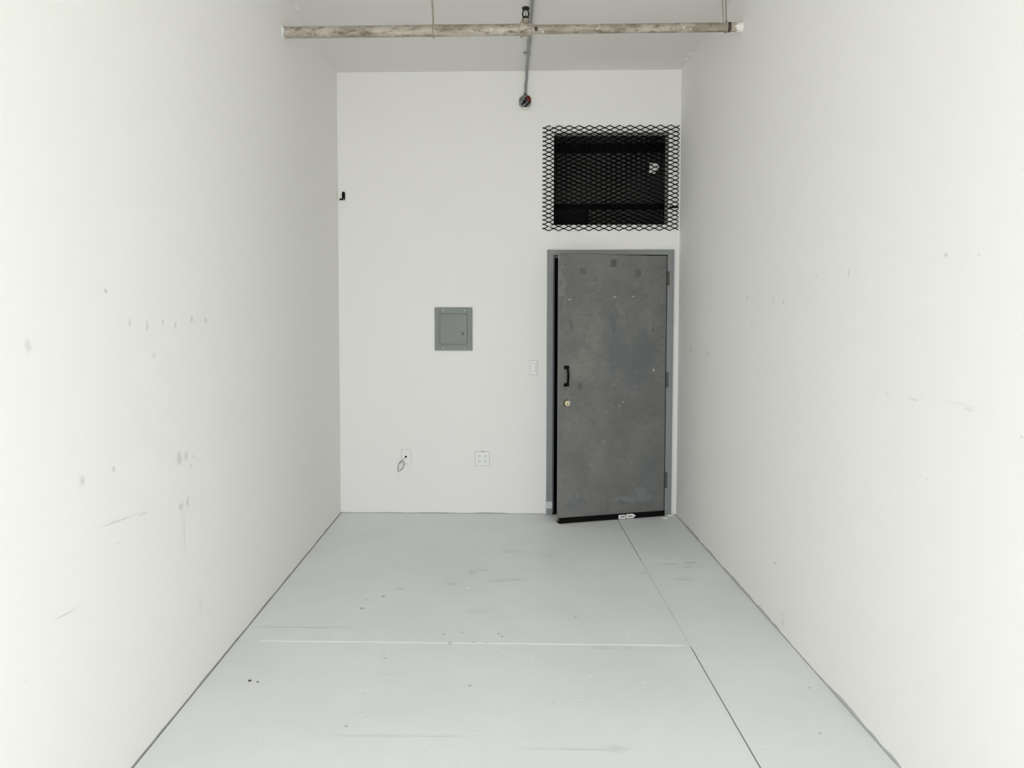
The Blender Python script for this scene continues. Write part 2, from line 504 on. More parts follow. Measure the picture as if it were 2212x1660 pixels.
def lbox(root, name, mat, x0, x1, y0, y1, z0, z1, bev=0., **t):
    a, b_ = lo_of(root)((x0, y0, z0)), lo_of(root)((x1, y1, z1))
    return MB().box(a.x, b_.x, a.y, b_.y, a.z, b_.z, bev).build(name, mat, root, **t)
def lo_of(root): return local(root)
for (x0, x1, z0, z1) in ((WX0, WX0 + .05, WZ0, WZ1), (WX1 - .05, WX1, WZ0, WZ1), (WX0 + .05, WX1 - .05, WZ0, WZ0 + .05), (WX0 + .05, WX1 - .05, WZ1 - .05, WZ1)):
    lbox(wf, 'window_frame', M_white, x0, x1, REAR - .09, REAR - .03, z0, z1)
xm = (WX0 + WX1) / 2
lbox(wf, 'mullion', M_white, xm - .025, xm + .025, REAR - .085, REAR - .035, WZ0 + .05, WZ1 - .05)

# floor: dark subfloor carrying painted hardboard sheets with open and filled joints
floor = MB().box(-.12, W + .12, REAR - .12, D + TH, -.1, -.012).build('floor', M_sub, kind='structure', label='pale grey painted floor of butted hardboard sheets', category='floor')
SX = sum(flo(*p).x for p in ((1493, 1400), (1645, 1660), (1385, 1213))) / 3
yA, yB = flo(1384, 1213).y, flo(1200, 1392).y
rows = [(D - .002, yA, .0052), (yA, yB, .002), (yB, yB - 1.22, .0062), (yB - 1.22, yB - 2.44, .004), (yB - 2.44, REAR, .004)]
g = .0012
for i, (y1, y0, gap) in enumerate(rows):
    MB().box(.006, SX - gap / 2, y0 + g, y1 - g, -.012, 0).build('floor_panel', M_floor, floor)
    MB().box(SX + gap / 2, W - .002, y0 + g, y1 - g, -.012, 0).build('floor_panel', M_floor, floor)
    if i == 1:
        MB().box(SX - gap / 2, SX + gap / 2, y0 + g, y1 - g, -.012, -.002).build('joint_filler', M_filler2, floor)
# light ridges of filler over the cross joints
MB().box(.12, SX - .03, yB - .003, yB + .003, -.012, .0008).build('joint_filler', M_filler, floor)
MB().box(SX - .03, W - .05, yB - g, yB + g, -.012, -.0005).build('joint_filler', M_floor, floor)
MB().box(.0035, SX - .004, yA - g, yA + g, -.012, -.0003).build('joint_filler', M_floor, floor)
MB().box(SX + .004, W - .002, yA - .002, yA + .002, -.012, .0005).build('joint_filler', M_filler, floor)
MB().box(.0035, W - .002, yB - 1.22 - g, yB - 1.22 + g, -.012, -.0003).build('joint_filler', M_floor, floor)
MB().box(.0035, W - .002, yB - 2.44 - g, yB - 2.44 + g, -.012, -.0003).build('joint_filler', M_floor, floor)
# threshold strip of floor inside the doorway
MB().box(DX0, DX1, D - .002, D + TH, -.012, -.001).build('floor_panel', M_cblack, floor)

stain_patches('scuff_marks', M_left, wall_l, (1, 0, 0), [(0, left_marks)])
stain_patches('scuff_marks', M_right, wall_r, (-1, 0, 0), [(0, right_marks)])
stain_patches('paint_flecks', M_ceil, ceil_o, (0, 0, -1), [(1, [scratch('ceil', (634, 8), (649, 26), .012, .8), scratch('ceil', (1486, 120), (1493, 112), .02, .8), scratch('ceil', (1479, 131), (1485, 124), .02, .8)])])
stain_patches('floor_stains', M_floor, floor, (0, 0, 1), [(0, floor_dark), (1, floor_white)], rag=.3)

# dark corridor behind the back wall
CA0, CA1, CH = D + TH, D + 1.75, H + .35
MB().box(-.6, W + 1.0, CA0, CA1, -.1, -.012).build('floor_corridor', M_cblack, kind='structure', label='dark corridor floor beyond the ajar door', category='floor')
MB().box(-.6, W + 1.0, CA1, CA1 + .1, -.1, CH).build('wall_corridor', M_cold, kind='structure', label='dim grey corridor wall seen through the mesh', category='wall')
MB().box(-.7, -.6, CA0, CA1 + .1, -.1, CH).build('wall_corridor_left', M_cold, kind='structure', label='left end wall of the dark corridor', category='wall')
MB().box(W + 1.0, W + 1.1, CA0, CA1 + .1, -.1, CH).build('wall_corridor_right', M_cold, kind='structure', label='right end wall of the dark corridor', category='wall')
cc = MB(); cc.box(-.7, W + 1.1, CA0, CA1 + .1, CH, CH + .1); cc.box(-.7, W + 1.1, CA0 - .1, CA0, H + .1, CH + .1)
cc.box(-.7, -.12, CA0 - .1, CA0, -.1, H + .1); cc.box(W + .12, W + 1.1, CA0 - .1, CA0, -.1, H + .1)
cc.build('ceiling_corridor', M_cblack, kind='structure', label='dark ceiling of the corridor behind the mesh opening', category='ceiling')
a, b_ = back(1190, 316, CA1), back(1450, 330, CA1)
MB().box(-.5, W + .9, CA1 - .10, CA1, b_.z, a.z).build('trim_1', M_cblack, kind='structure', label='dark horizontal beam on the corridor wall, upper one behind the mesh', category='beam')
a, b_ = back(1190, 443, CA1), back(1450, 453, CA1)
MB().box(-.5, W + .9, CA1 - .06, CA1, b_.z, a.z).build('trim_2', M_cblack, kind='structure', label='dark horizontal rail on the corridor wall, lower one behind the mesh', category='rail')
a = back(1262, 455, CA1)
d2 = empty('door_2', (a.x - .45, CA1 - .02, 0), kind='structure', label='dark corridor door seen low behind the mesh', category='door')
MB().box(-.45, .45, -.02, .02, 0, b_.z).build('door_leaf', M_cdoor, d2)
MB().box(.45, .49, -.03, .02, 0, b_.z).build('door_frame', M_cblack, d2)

# ------------------------------------------------------------------ grey steel door
hx = back(1435.5, 830).x                    # hinge axis
door = empty('door_1', ((DX0 + DX1) / 2, D, 0), kind='structure', label='worn grey steel door standing slightly ajar in grey frame', category='door')
ld = local(door)
fr = None
FX0, FX1 = back(1180.8, 830).x, back(1451.3, 830).x
FZ1 = back(1300, 540.5).z
IX0, IX1 = back(1194.0, 830).x, back(1437.0, 830).x
IZ1 = back(1300, 552).z
PR = .030                                   # frame stands this far proud of the wall
fo = MB()
# mitred frame: a profile with a rounded outer lip
def frame_side(mb, pts_outer, pts_inner, y0, y1):
    pass
o_ = [(FX0, 0), (FX0, FZ1), (FX1, FZ1), (FX1, 0)]
i_ = [(IX0, 0), (IX0, IZ1), (IX1, IZ1), (IX1, 0)]
def jamb(k):
    (ax, az), (bx, bz), (cx, cz), (dx, dz) = o_[k], o_[k + 1], i_[k + 1], i_[k]
    mb = MB()
    quad = [(ax, az), (bx, bz), (cx, cz), (dx, dz)]
    c = Vector(((ax + bx + cx + dx) / 4, (az + bz + cz + dz) / 4))
    prof = []
    for yy, sh in ((D + TH + .01, 0), (D - PR + .003, 0), (D - PR, .003)):
        ring = []
        for (qx, qz), inner in zip(quad, (0, 0, 1, 1)):
            ox, oz = 0, 0
            if sh:
                if k == 0: ox = sh if not inner else -sh
                if k == 2: ox = -sh if not inner else sh
                if k == 1: oz = -sh if not inner else sh
            ring.append(ld((qx + ox, yy, qz + oz)))
        prof.append(ring)
    return mb.rings(prof).build('frame_jamb' if k != 1 else 'frame_head', M_frame, fr)
fr = empty('door_frame', (0, 0, 0)); fr.parent = door
for k in range(3): jamb(k)
# door stop set back in the frame
def dbox(name, mat, x0, x1, y0, y1, z0, z1, parent=None, bev=0.):
    a, b_ = ld((x0, y0, z0)), ld((x1, y1, z1))
    return MB().box(a.x, b_.x, a.y, b_.y, a.z, b_.z, bev).build(name, mat, parent or fr)
dbox('door_stop', M_frame, IX0, IX0 + .014, D + .048, D + TH, 0, IZ1 - .014)
dbox('door_stop', M_frame, IX1 - .014, IX1, D + .048, D + TH, 0, IZ1 - .014)
dbox('door_stop', M_frame, IX0, IX1, D + .048, D + TH, IZ1 - .014, IZ1)
zs = back(1200, 606).z
dbox('jamb_strip', M_brown, IX0, IX0 + .004, D + .008, D + .046, zs - .09, zs + .07)  # thin brown strip on the left jamb, inside the door gap
zt0, zt1 = back(1186, 1097).z, back(1186, 1082).z
t = dbox('tape_patch', M_tapegrey, FX0 - .004, IX0 - .002, D - PR - .0012, D - PR + .001, zt0, zt1)
t['label'] = 'strip of pale tape near the foot of the frame'

# the leaf, hinged on the right and swung into the room
pbl = flo(1207.0, 1132)
ang = math.atan2(D - PR - pbl.y, hx - pbl.x)
LW = math.hypot(D - PR - pbl.y, hx - pbl.x)
LT = .044
leaf_root = Vector((hx, D - PR, 0))
RZ = Matrix.Rotation(ang, 4, 'Z')
dn = RZ @ Vector((0, -1, 0))                # outward normal of the room side
def on_leaf(px, py, off=0.):
    p = on_plane(px, py, leaf_root + dn * off, dn)
    return RZ.inverted() @ (p - leaf_root)  # local: x from -LW..0, y 0 at the face, z up
ZT = on_leaf(1330, 551).z
ZB = on_leaf(1300, 1113).z                # where the sweep begins
def dm(px, py, rx, ry, st, soft=.6, kind='e', rot=0.):
    c = on_leaf(px, py)
    k = (on_leaf(px + 10, py) - on_leaf(px - 10, py)).length / 20
    return (c, (rx * k, 1., ry * k), (0, rot, 0), st, soft, kind)
dk = [dm(1326, 569, 7, 8.5, .62, .22, 'b'), dm(1260, 586, 7, 7, .42, .3, 'b'), dm(1379, 590.5, 7, 8, .45, .25, 'b'),
      dm(1286, 605, 5, 2.5, .7), dm(1240, 643, 4, 3, .4), dm(1291, 635, 3, 4, .4), dm(1238, 712, 5, 3, .3),
      dm(1235, 705, 7, 14, .4, .7), dm(1270, 709, 3, 6, .4), dm(1412, 698, 2, 7, .5), dm(1411, 713, 3, 4, .6),
      dm(1386, 672, 4, 3, .3), dm(1253, 835, 7, 11, .5, .6), dm(1411, 823, 3, 4, .4), dm(1275, 908, 4, 2, .5), dm(1255, 908, 5, 2, .35),
      dm(1345, 1090, 4, 2, .5), dm(1355, 1088, 5, 2, .4), dm(1415, 895, 8, 4, .3), dm(1315, 866, 5, 4, .3), dm(1262, 726, 3, 8, .25)]
bl = [dm(1326, 690, 15, 45, .8), dm(1330, 760, 30, 60, .7), dm(1385, 770, 42, 50, .55), dm(1375, 815, 36, 38, .5),
      dm(1390, 740, 22, 45, .5), dm(1400, 1030, 30, 60, .25), dm(1245, 1090, 30, 14, .4)]
lt = [dm(1260, 790, 38, 50, .55), dm(1285, 720, 30, 45, .45), dm(1250, 700, 28, 40, .3), dm(1335, 670, 26, 20, .2),
      dm(1290, 700, 12, 30, .4), dm(1285, 990, 30, 60, .3), dm(1240, 940, 20, 60, .25), dm(1400, 690, 25, 30, .2)]
wh = [dm(1230, 648, 2, 2, .9), dm(1328, 642, 5, 1.8, .6), dm(1368, 641, 4, 2, .35), dm(1412, 800, 3, 3.5, .6), dm(1338, 877, 2, 2, .9),
      dm(1346, 869, 2, 2, .8), dm(1231, 867, 1.5, 3, .3), dm(1304, 955, 4, 2, .25), dm(1326, 571, 2, 3, .2)]
pa = [dm(1350, 1080, 34, 10, .6, .6), dm(1390, 1070, 30, 13, .6, .6), dm(1300, 640, 60, 3, .25), dm(1225, 880, 6, 120, .3), dm(1216, 620, 5, 70, .5)]
M_door = door_mat(dk, bl, lt, wh, pa)
leaf = MB().box(-LW, 0, 0, LT, ZB - .03, ZT, .0015, 1).build('door_leaf', M_door, door)
leaf.location = ld(leaf_root); leaf.rotation_euler = (0, 0, ang)
# black door sweep along the bottom edge
zsw = ZB
sw = MB()
sw.prism([(-.010, zsw), (-.010, zsw - .008), (-.006, zsw - .012), (-.006, .010), (-.009, .003), (-.004, .003), (LT + .002, .003), (LT + .002, zsw - .03), (-.001, zsw - .03), (-.001, zsw)], -LW - .001, .002, 'x')
sw.build('door_sweep', M_rubber, leaf, label='black rubber door sweep')
# tags stuck on the sweep
def tag_poly(pts, name):
    P = [on_leaf(px, py - 1.6, .011) for px, py in pts]
    return MB().prism([(p.x, p.z) for p in P], -.0125, -.0103).build(name, M_whitep, leaf)
tag_poly([(1336, 1115), (1350, 1114), (1351, 1116), (1351, 1122), (1349, 1123), (1336, 1123)], 'white_sticker')
tag_poly([(1353, 1113), (1367, 1112), (1373.5, 1116), (1367, 1121), (1353, 1122), (1352, 1117)], 'white_sticker')
for pts in ([(1339, 1118.6), (1349, 1117.2), (1349.5, 1119.2), (1340, 1119.8)], [(1355, 1118.6), (1357, 1117), (1365, 1115.8), (1366, 1117.3), (1357, 1118.6)]):
    P = [on_leaf(px, py - 1.6, .012) for px, py in pts]
    MB().prism([(p.x, p.z) for p in P], -.0133, -.0126).build('sticker_mark', M_black, leaf)
# pull handle
hp = on_leaf(1223.5, 813)
z1, z0 = on_leaf(1223.5, 790.5).z, on_leaf(1223.5, 835.5).z
hh = MB()
fw_ = .021
for za, zb in ((z1 - .024, z1), (z0, z0 + .024)):
    hh.box(hp.x - fw_, hp.x + fw_, -.005, 0, za, zb, .001)
zm = (z0 + z1) / 2; hl = (z1 - z0) / 2
pts = []; rad = []
for k in range(17):
    u = -1 + 2 * k / 16
    pts.append((hp.x, -.003 - .036 * (1 - abs(u) ** 3.2) ** .6 if abs(u) < 1 else -.003, zm + u * (hl - .012)))
    rad.append(.0075 + .0035 * abs(u) ** 4 + .002 * (1 - abs(u)))
hh.tube(pts, rad, 10)
hh.build('pull_handle', M_black, leaf, True, label='black iron pull handle')
# brass lock cylinder
lp = on_leaf(1224, 871.5)
lk = MB().lathe((lp.x, 0, lp.z), (0, -1, 0), [(0, .0265), (.004, .0265), (.010, .0245), (.014, .020)]).build('lock_cylinder', M_brass_d, leaf, True, label='brass lock cylinder')
MB().lathe((lp.x, 0, lp.z), (0, -1, 0), [(.012, .0215), (.019, .0215), (.021, .0195), (.021, .0001)]).build('lock_face', M_brass, leaf, True)
MB().prism([(lp.x - .002, lp.z - .010), (lp.x + .002, lp.z - .010), (lp.x + .0025, lp.z + .001), (lp.x - .0025, lp.z + .001)], -.0216, -.0205).build('keyhole', M_black, leaf)
# screwed plugs left of an old fitting: low relief
for (px, py, r) in ((1326, 569, 6.0),):
    p = on_leaf(px, py)
    MB().prism(ROUND(p.x - .018, p.x + .018, p.z - .022, p.z + .022, .006), -.0012, .0005).build('glue_patch', simple('old_glue', (.095, .096, .09), .6, var=.25, scale=90), leaf)
# three hinges at the frame
for ya, yb in ((586.5, 617), (804, 836.5), (1019, 1052)):
    za, zb = back(1440, yb).z, back(1440, ya).z
    hg = MB()
    px_ = hx + .010
    n = 5
    for k in range(n):
        q0, q1 = za + (zb - za) * k / n, za + (zb - za) * (k + 1) / n
        c = ld((px_, D - PR - .008, q0))
        hg.lathe(c, (0, 0, 1), [(.0006, .0085), (.0012, .0095), (q1 - q0 - .0012, .0095), (q1 - q0 - .0006, .0085)], 14)
    hg.build('hinge', simple('hinge_grey', (.085, .09, .088), .5, .2, var=.15), fr, True)

# ------------------------------------------------------------------ expanded metal over the opening above the door
def expanded(name, mat, parent, cx, cz, width, height, px, pz, y, thick, strand, phase, rotz):
    """wavy strands joined at their bonds, like real expanded metal; outline width x height"""
    bm = bmesh.new()
    rows_ = int(round(height / (pz / 2)))
    n = 8
    shape = [0, .82, 1, .82, 0, -.82, -1, -.82]
    shape = [.0, .62, 1., .62, 0, -.62, -1., -.62]
    cr, sr = math.cos(rotz), math.sin(rotz)
    for r in range(rows_):
        z0_ = -height / 2 + (r + .5) * pz / 2
        ncol = int(width / px * n)
        prev = None
        for c in range(ncol + 1):
            u = c / n + phase
            k = c
            i = (c + int(round(phase * n)) + (n // 2 if r % 2 else 0)) % n
            xx = -width / 2 + c * width / ncol
            zz = z0_ + shape[i] * (pz / 4)
            # ribbon is thinner on the slopes, doubled at the bonds
            hw = strand / 2
            vs = []
            for dz, dy in ((-hw, 0), (hw, 0), (hw, thick), (-hw, thick)):
                X, Z = xx, zz + dz
                vs.append(bm.verts.new((X * cr - Z * sr, dy, X * sr + Z * cr)))
            if prev:
                for j in range(4):
                    bm.faces.new((prev[j], prev[(j + 1) % 4], vs[(j + 1) % 4], vs[j]))
            else: bm.faces.new(vs)
            prev = vs
        bm.faces.new(list(reversed(prev)))
    bmesh.ops.recalc_face_normals(bm, faces=bm.faces)
    me = bpy.data.meshes.new(name); bm.to_mesh(me); bm.free(); me.materials.append(mat)
    o = bpy.data.objects.new(name, me); COL.objects.link(o)
    o.parent = parent
    return o

mx0, mx1 = back(1172, 385).x, back(1466.5, 385).x
mz0, mz1 = back(1320, 498.5).z, back(1320, 271.5).z
PX = back(1330.9, 385).x - back(1309.1, 385).x
PZ = 2 * (mz1 - mz0) / 48
mr = empty('expanded_metal_screen', ((mx0 + mx1) / 2, D, (mz0 + mz1) / 2), label='black expanded metal mesh fixed over the opening above the door', category='metal screen')
ms = expanded('mesh_sheet', M_meshm, mr, 0, 0, mx1 - mx0, mz1 - mz0, PX, PZ, 0, .003, .0070, .125, 0)
ms.location = (0, -.006, 0)
lm = local(mr)
for px, py in ((1190, 275.5), (1341, 274.5), (1456, 279.5), (1187.5, 388), (1453, 380.5), (1187, 489.5), (1340, 494.5), (1449.5, 494.5)):
    c = lm(back(px, py))
    mb = MB()
    mb.tube([(c.x - .008, -.005, c.z - .006), (c.x - .008, -.0085, c.z - .005), (c.x, -.0105, c.z), (c.x + .008, -.0085, c.z + .005), (c.x + .008, -.005, c.z + .006)], .0045, 8)
    mb.build('staple', M_plaster, mr, True)
# twisted wire tie at the lower right
c = lm(back(1455, 448))
tw = MB()
for s in (0, math.pi):
    tw.tube([(c.x - .035 + .07 * k / 24, -.009 + .004 * math.cos(k * .9 + s), c.z + .007 * math.sin(k * .9 + s)) for k in range(25)], .003, 6)
tw.build('wire_tie', M_black, mr, True)
# second sheet on the corridor side of the wall
pf, prr = back(1225, 440), back(1225, 440, D + TH + .002)
mr2 = empty('expanded_metal_screen', (prr.x, D + TH + .002, prr.z), label='second black mesh sheet on the corridor side of the opening', category='metal screen')
ms2 = bpy.data.objects.new('mesh_sheet', ms.data); COL.objects.link(ms2); ms2.parent = mr2
ms2.location = (mr.location.x - pf.x, 0, mr.location.z - pf.z)
mr2.rotation_euler = (0, math.radians(-.9), 0)
# scrap of paper caught between the sheets
c = back(1412, 363, D + .03)
sc = MB()
k_ = (back(1422, 363, D + .03).x - back(1402, 363, D + .03).x) / 20
poly = [(-9, 10), (-2, 11), (12, 8), (10, -3), (4, -6), (3, -13), (-2, -12), (-5, -10), (-11, -12), (-9, -4)]
f3 = [(-9, 10, 0), (-2, 11, 5), (12, 8, 1), (10, -3, 6), (4, -6, 1), (3, -13, 4), (-2, -12, 0), (-5, -10, 5), (-11, -12, 1), (-9, -4, 5)]
top = [sc.bm.verts.new((x * k_, -z * .0016 - .0006, y * k_)) for x, y, z in f3]
bot = [sc.bm.verts.new((x * k_, -z * .0016 + .0006, y * k_)) for x, y, z in f3]
ct, cb = sc.bm.verts.new((0, -.010, 0)), sc.bm.verts.new((0, -.0088, 0))
for i in range(10):
    j = (i + 1) % 10
    sc.bm.faces.new((top[i], top[j], ct)); sc.bm.faces.new((bot[j], bot[i], cb)); sc.bm.faces.new((top[i], bot[i], bot[j], top[j]))
so = sc.build('paper_scrap', M_whitep, label='small crumpled white scrap caught behind the black mesh', category='paper')
so.location = c
# white lining of the opening
lin = MB()
for x0, x1, z0, z1 in ((TX0, TX0 + .004, TZ0, TZ1), (TX1 - .004, TX1, TZ0, TZ1), (TX0, TX1, TZ1 - .004, TZ1), (TX0, TX1, TZ0, TZ0 + .004)):
    lin.box(x0, x1, D - .0015, D + TH + .001, z0, z1)
lin.build('trim_3', simple('reveal_paint', (.80, .81, .79), .6, var=.08), kind='structure', label='pale lining boards around the opening above the door', category='trim')

# ------------------------------------------------------------------ sprinkler pipe
pl_, pr_ = left(612, 70.5), right(1603, 58.5)
tc = None
y_p = (pl_.y + pr_.y) / 2
PL = Vector((0, pl_.y, pl_.z)); PRr = Vector((W, pr_.y, pr_.z))
def along(px):            # point of the pipe axis under an image column
    d = ray(px, 63); t0 = PRr - PL
    # intersect the vertical plane through the ray with the axis
    n = d.cross(UP)
    s = (CAM - PL).dot(n) / t0.dot(n)
    return PL + t0 * s
axis = (PRr - PL).normalized()
pipe = empty('sprinkler_pipe', PL, label='old flaking sprinkler pipe spanning the room under the ceiling', category='pipe')
lp_ = local(pipe)
R1, R2 = .0325, .0255
T0, T1 = along(1124), along(1150)
def pip(a, b_, r, wob):
    n = 26; pts = []; rs = []
    for k in range(n + 1):
        pts.append(lp_(a.lerp(b_, k / n))); rs.append(r * (1 + wob * (random.random() - .5)))
    return pts, rs
p, r = pip(PL - axis * .0, T0 + axis * .004, R1, .035); MB().tube(p, r, 20).build('pipe_run', M_pipe, pipe, True)
p, r = pip(T1 - axis * .004, PRr, R2, .035); MB().tube(p, r, 20).build('pipe_run', M_pipe, pipe, True)
tee = MB()
Lt = (T1 - T0).length
tee.lathe(lp_(T0), axis, [(0, R1 + .002), (.0, R1 + .010), (.014, R1 + .010), (.018, R1 + .005), (Lt - .024, R1 + .002), (Lt - .018, R1 + .004), (Lt, R1 + .004), (Lt, R2)], 22)
TC = (T0 + T1) / 2 + axis * -.004
tee.lathe(lp_(TC), (0, 0, 1), [(0, .020), (R1 + .010, .020), (R1 + .012, .024), (R1 + .024, .024), (R1 + .026, .016), (R1 + .030, .014)], 18)
tee.build('tee_fitting', M_pipe, pipe, True, label='flaking white tee fitting')
zt = R1 + .028
hc = lp_(TC)
hd = MB()
hd.lathe((hc.x, hc.y, hc.z + zt), (0, 0, 1), [(0, .019), (.008, .019), (.009, .012), (.014, .012)], 12)
for s in (-1, 1):
    hd.tube([(hc.x + s * .014, hc.y, hc.z + zt + .008), (hc.x + s * .0175, hc.y, hc.z + zt + .028), (hc.x + s * .014, hc.y, hc.z + zt + .046), (hc.x, hc.y, hc.z + zt + .054)], .0045, 8)
head = hd.build('sprinkler_head', M_dhead, pipe, True, label='dark upright sprinkler head')
MB().lathe((hc.x, hc.y, hc.z + zt + .052), (0, 0, 1), [(0, .010), (.004, .022), (.012, .022), (.014, .016)], 16).build('deflector', M_dhead, head, True)
MB().tube([(hc.x, hc.y, hc.z + zt + .012), (hc.x, hc.y, hc.z + zt + .05)], [.006, .004], 8).build('glass_bulb', M_steel, head, True)
# dark chip beside the tee, rust band, plaster at both wall ends
cp = along(1158)
ch = MB(); q = lp_(cp)
ring = []
for k in range(9):
    a0 = 2 * math.pi * k / 9
    rr = .010 * (.7 + .6 * random.random())
    ring.append((rr * math.cos(a0), rr * 1.3 * math.sin(a0) - .004))
ch.prism([(q.x + a_, q.z + b2) for a_, b2 in ring], q.y - R2 - .0018, q.y - R2 + .006)
ch.build('bare_chip', M_rust, pipe)
B0, B1 = along(1570), along(1577.5)
MB().lathe(lp_(B0), axis, [(0, R2 + .0002), (.001, R2 + .002), ((B1 - B0).length - .001, R2 + .002), ((B1 - B0).length, R2 + .0002)], 20).build('rust_band', M_rust, pipe, True)
def blob(name, base, ax, rin, rout, length, seed):
    rnd = random.Random(seed)
    mb = MB(); ax = Vector(ax); u = ax.orthogonal().normalized(); w = ax.cross(u)
    rings_ = []
    for t_, r_ in ((0, rout), (length * .35, rout * .93), (length * .8, (rin + rout) / 2), (length, rin)):
        rings_.append([base + ax * (t_ * (.55 + .9 * rnd.random()) if t_ else 0) + (u * math.cos(k * math.pi / 10) + w * math.sin(k * math.pi / 10)) * r_ * (.95 + .1 * rnd.random()) for k in range(20)])
    mb.rings(rings_)
    return mb.build(name, M_plaster, pipe, True)
blob('plaster_collar', lp_(PRr), -axis, R2 + .0004, R2 + .004, .034, 3)
blob('plaster_collar', lp_(PL), axis, R1 + .0004, R1 + .003, .010, 5)

# hangers: wire rods from the ceiling wrapped under the pipe
def hanger(label, px, r_pipe, double):
    c = along(px)
    root = empty('pipe_hanger', (c.x, c.y, H), label=label, category='hanger', group='pipe hangers under the ceiling')
    l = local(root)
    rr = r_pipe + .004
    def rod(dx, topdx, w):
        pts = [Vector((c.x + dx + topdx, c.y + .03, H)), Vector((c.x + dx + topdx * .4, c.y + .012, c.z + .14)), Vector((c.x + dx, c.y - .002, c.z + rr + (.0 if double else .02)))]
        return MB().tube([l(p_) for p_ in pts], w, 8).build('hanger_rod', M_hanger, root, True)
    if double:
        rod(-.012, -.006, .0035); rod(.004, 0, .0045)
    else:
        rod(0, -.012, .0052)
    pts = [(c.x + (.0 if not double else .004), c.y + rr * math.sin(a0), c.z + rr * math.cos(a0)) for a0 in [2 * math.pi * k / 24 for k in range(25)]]
    pts[0] = (pts[0][0], c.y - .002, c.z + rr + .02); pts[-1] = (pts[-1][0], c.y + .004, c.z + rr + .02)
    MB().tube([l(p_) for p_ in pts], .0048, 8).build('hanger_loop', M_hanger, root, True)
hanger('single rod hanger holding the thick left half of the pipe', 936, R1, False)
hanger('two-rod hanger holding the thin pipe near the right wall', 1567, R2, True)

# ------------------------------------------------------------------ conduit and open junction box
ca, cb_ = ceil(1150, 1), back(1137.5, 156)
bx = back(1134, 222)
cr_ = .0108
cdt = empty('electrical_conduit', (cb_.x, D, H), label='grey metal conduit along the ceiling and down the back wall', category='conduit')
lc = local(cdt)
dirc = (ca - Vector((cb_.x, D, H))); dirc.z = 0; dirc.normalize()
pts = []
far = Vector((cb_.x, D, 0)) + dirc * (D - REAR - .3) / max(.2, -dirc.y)
pts.append(Vector((far.x, REAR + .02, H - cr_ - .003)))
for k in range(1, 7):
    p_ = Vector((cb_.x, D, 0)) + dirc * (6.5 - k * 1.02); pts.append(Vector((p_.x + .004 * math.sin(k * 2.1), p_.y, H - cr_ - .003)))
bend = .055
for k in range(7):
    a0 = k / 6 * math.pi / 2
    pts.append(Vector((cb_.x - .0, D - cr_ - .003 - bend + bend * math.sin(a0), H - cr_ - .003 - bend + bend * math.cos(a0))))
zbox_top = back(1134, 208).z
pts.append(Vector((bx.x + .006, D - cr_ - .003, (H + zbox_top) / 2)))
pts.append(Vector((bx.x + .003, D - cr_ - .003, zbox_top - .004)))
MB().tube([lc(p_) for p_ in pts], cr_, 14).build('conduit_tube', M_emt, cdt, True)
for px, py, ln in ((1143, 87, .05), (1140.3, 112, .04)):
    q = ceil(px, py); s = (q.y - D)
    c0 = Vector((cb_.x, D, H - cr_ - .003)) + dirc * ((q.y - D) / dirc.y)
    MB().lathe(lc(c0), dirc, [(-ln, cr_), (-ln, cr_ + .003), (ln, cr_ + .003), (ln, cr_)], 16).build('conduit_coupling', M_emt, cdt, True)
q = ceil(1136, 113); c0 = lc((q.x, q.y, H))
MB().box(c0.x - .020, c0.x + .014, c0.y - .012, c0.y + .012, -.006, -.001, .001).lathe((c0.x - .012, c0.y, -.006), (0, 0, -1), [(0, .006), (.004, .005)], 10).build('conduit_strap', M_emt, cdt)
MB().lathe(lc((bx.x + .003, D - cr_ - .003, zbox_top - .006)), (0, 0, 1), [(0, .015), (.012, .015), (.014, .013), (.024, .013), (.024, cr_)], 14).build('box_connector', simple('connector_zinc', (.13, .135, .13), .45, .5), cdt, True)

jb = empty('junction_box', (bx.x, D, bx.z), label='open octagonal junction box with loose red and black wires', category='junction box')
Rb = .050
oc = lambda r: [(r * math.cos(math.pi / 8 + k * math.pi / 4), r * math.sin(math.pi / 8 + k * math.pi / 4)) for k in range(8)]
bxm = MB()
rings_ = [[Vector((x, y, z)) for x, z in oc(rad_)] for y, rad_ in ((0, Rb), (-.036, Rb), (-.036, Rb - .0025), (-.004, Rb - .0025))]
bxm.rings(rings_)
bxm.build('box_shell', M_steel, jb)
for sx, sz in ((0, .7), (0, -.7)):
    MB().lathe((sx * Rb, -.033, sz * Rb * 1.0), (0, -1, 0), [(0, .006), (.004, .006), (.005, .004)], 10).build('screw_ear', M_steel, jb, True)
def wire(name, mat, pts, r=.0048):
    P = [Vector(p_) for p_ in pts]; out = []
    for i in range(len(P) - 1):
        p0, p1, p2, p3 = P[max(i - 1, 0)], P[i], P[i + 1], P[min(i + 2, len(P) - 1)]
        for k in range(6):
            t_ = k / 6
            out.append(.5 * ((2 * p1) + (p2 - p0) * t_ + (2 * p0 - 5 * p1 + 4 * p2 - p3) * t_ ** 2 + (3 * p1 - p0 - 3 * p2 + p3) * t_ ** 3))
    out.append(P[-1])
    return MB().tube(out, r, 8).build(name, mat, jb, True)
wire('red_wire', M_red, [(.006, -.008, .036), (.026, -.040, .036), (.036, -.046, .016), (.024, -.046, .008), (.012, -.05, .026), (.016, -.036, .034)], .0065)
wire('red_wire', M_red, [(.014, -.01, .034), (.034, -.038, .030), (.040, -.040, .004), (.030, -.030, -.006)], .006)
wire('black_wire', M_black, [(-.004, -.006, .036), (.004, -.040, .022), (.012, -.046, .008), (.004, -.048, -.004), (-.014, -.046, -.012), (-.024, -.030, -.022)], .0042)
wire('black_wire', M_black, [(.040, -.020, .004), (.026, -.046, -.012), (.010, -.046, -.032), (-.004, -.030, -.042)], .0046)
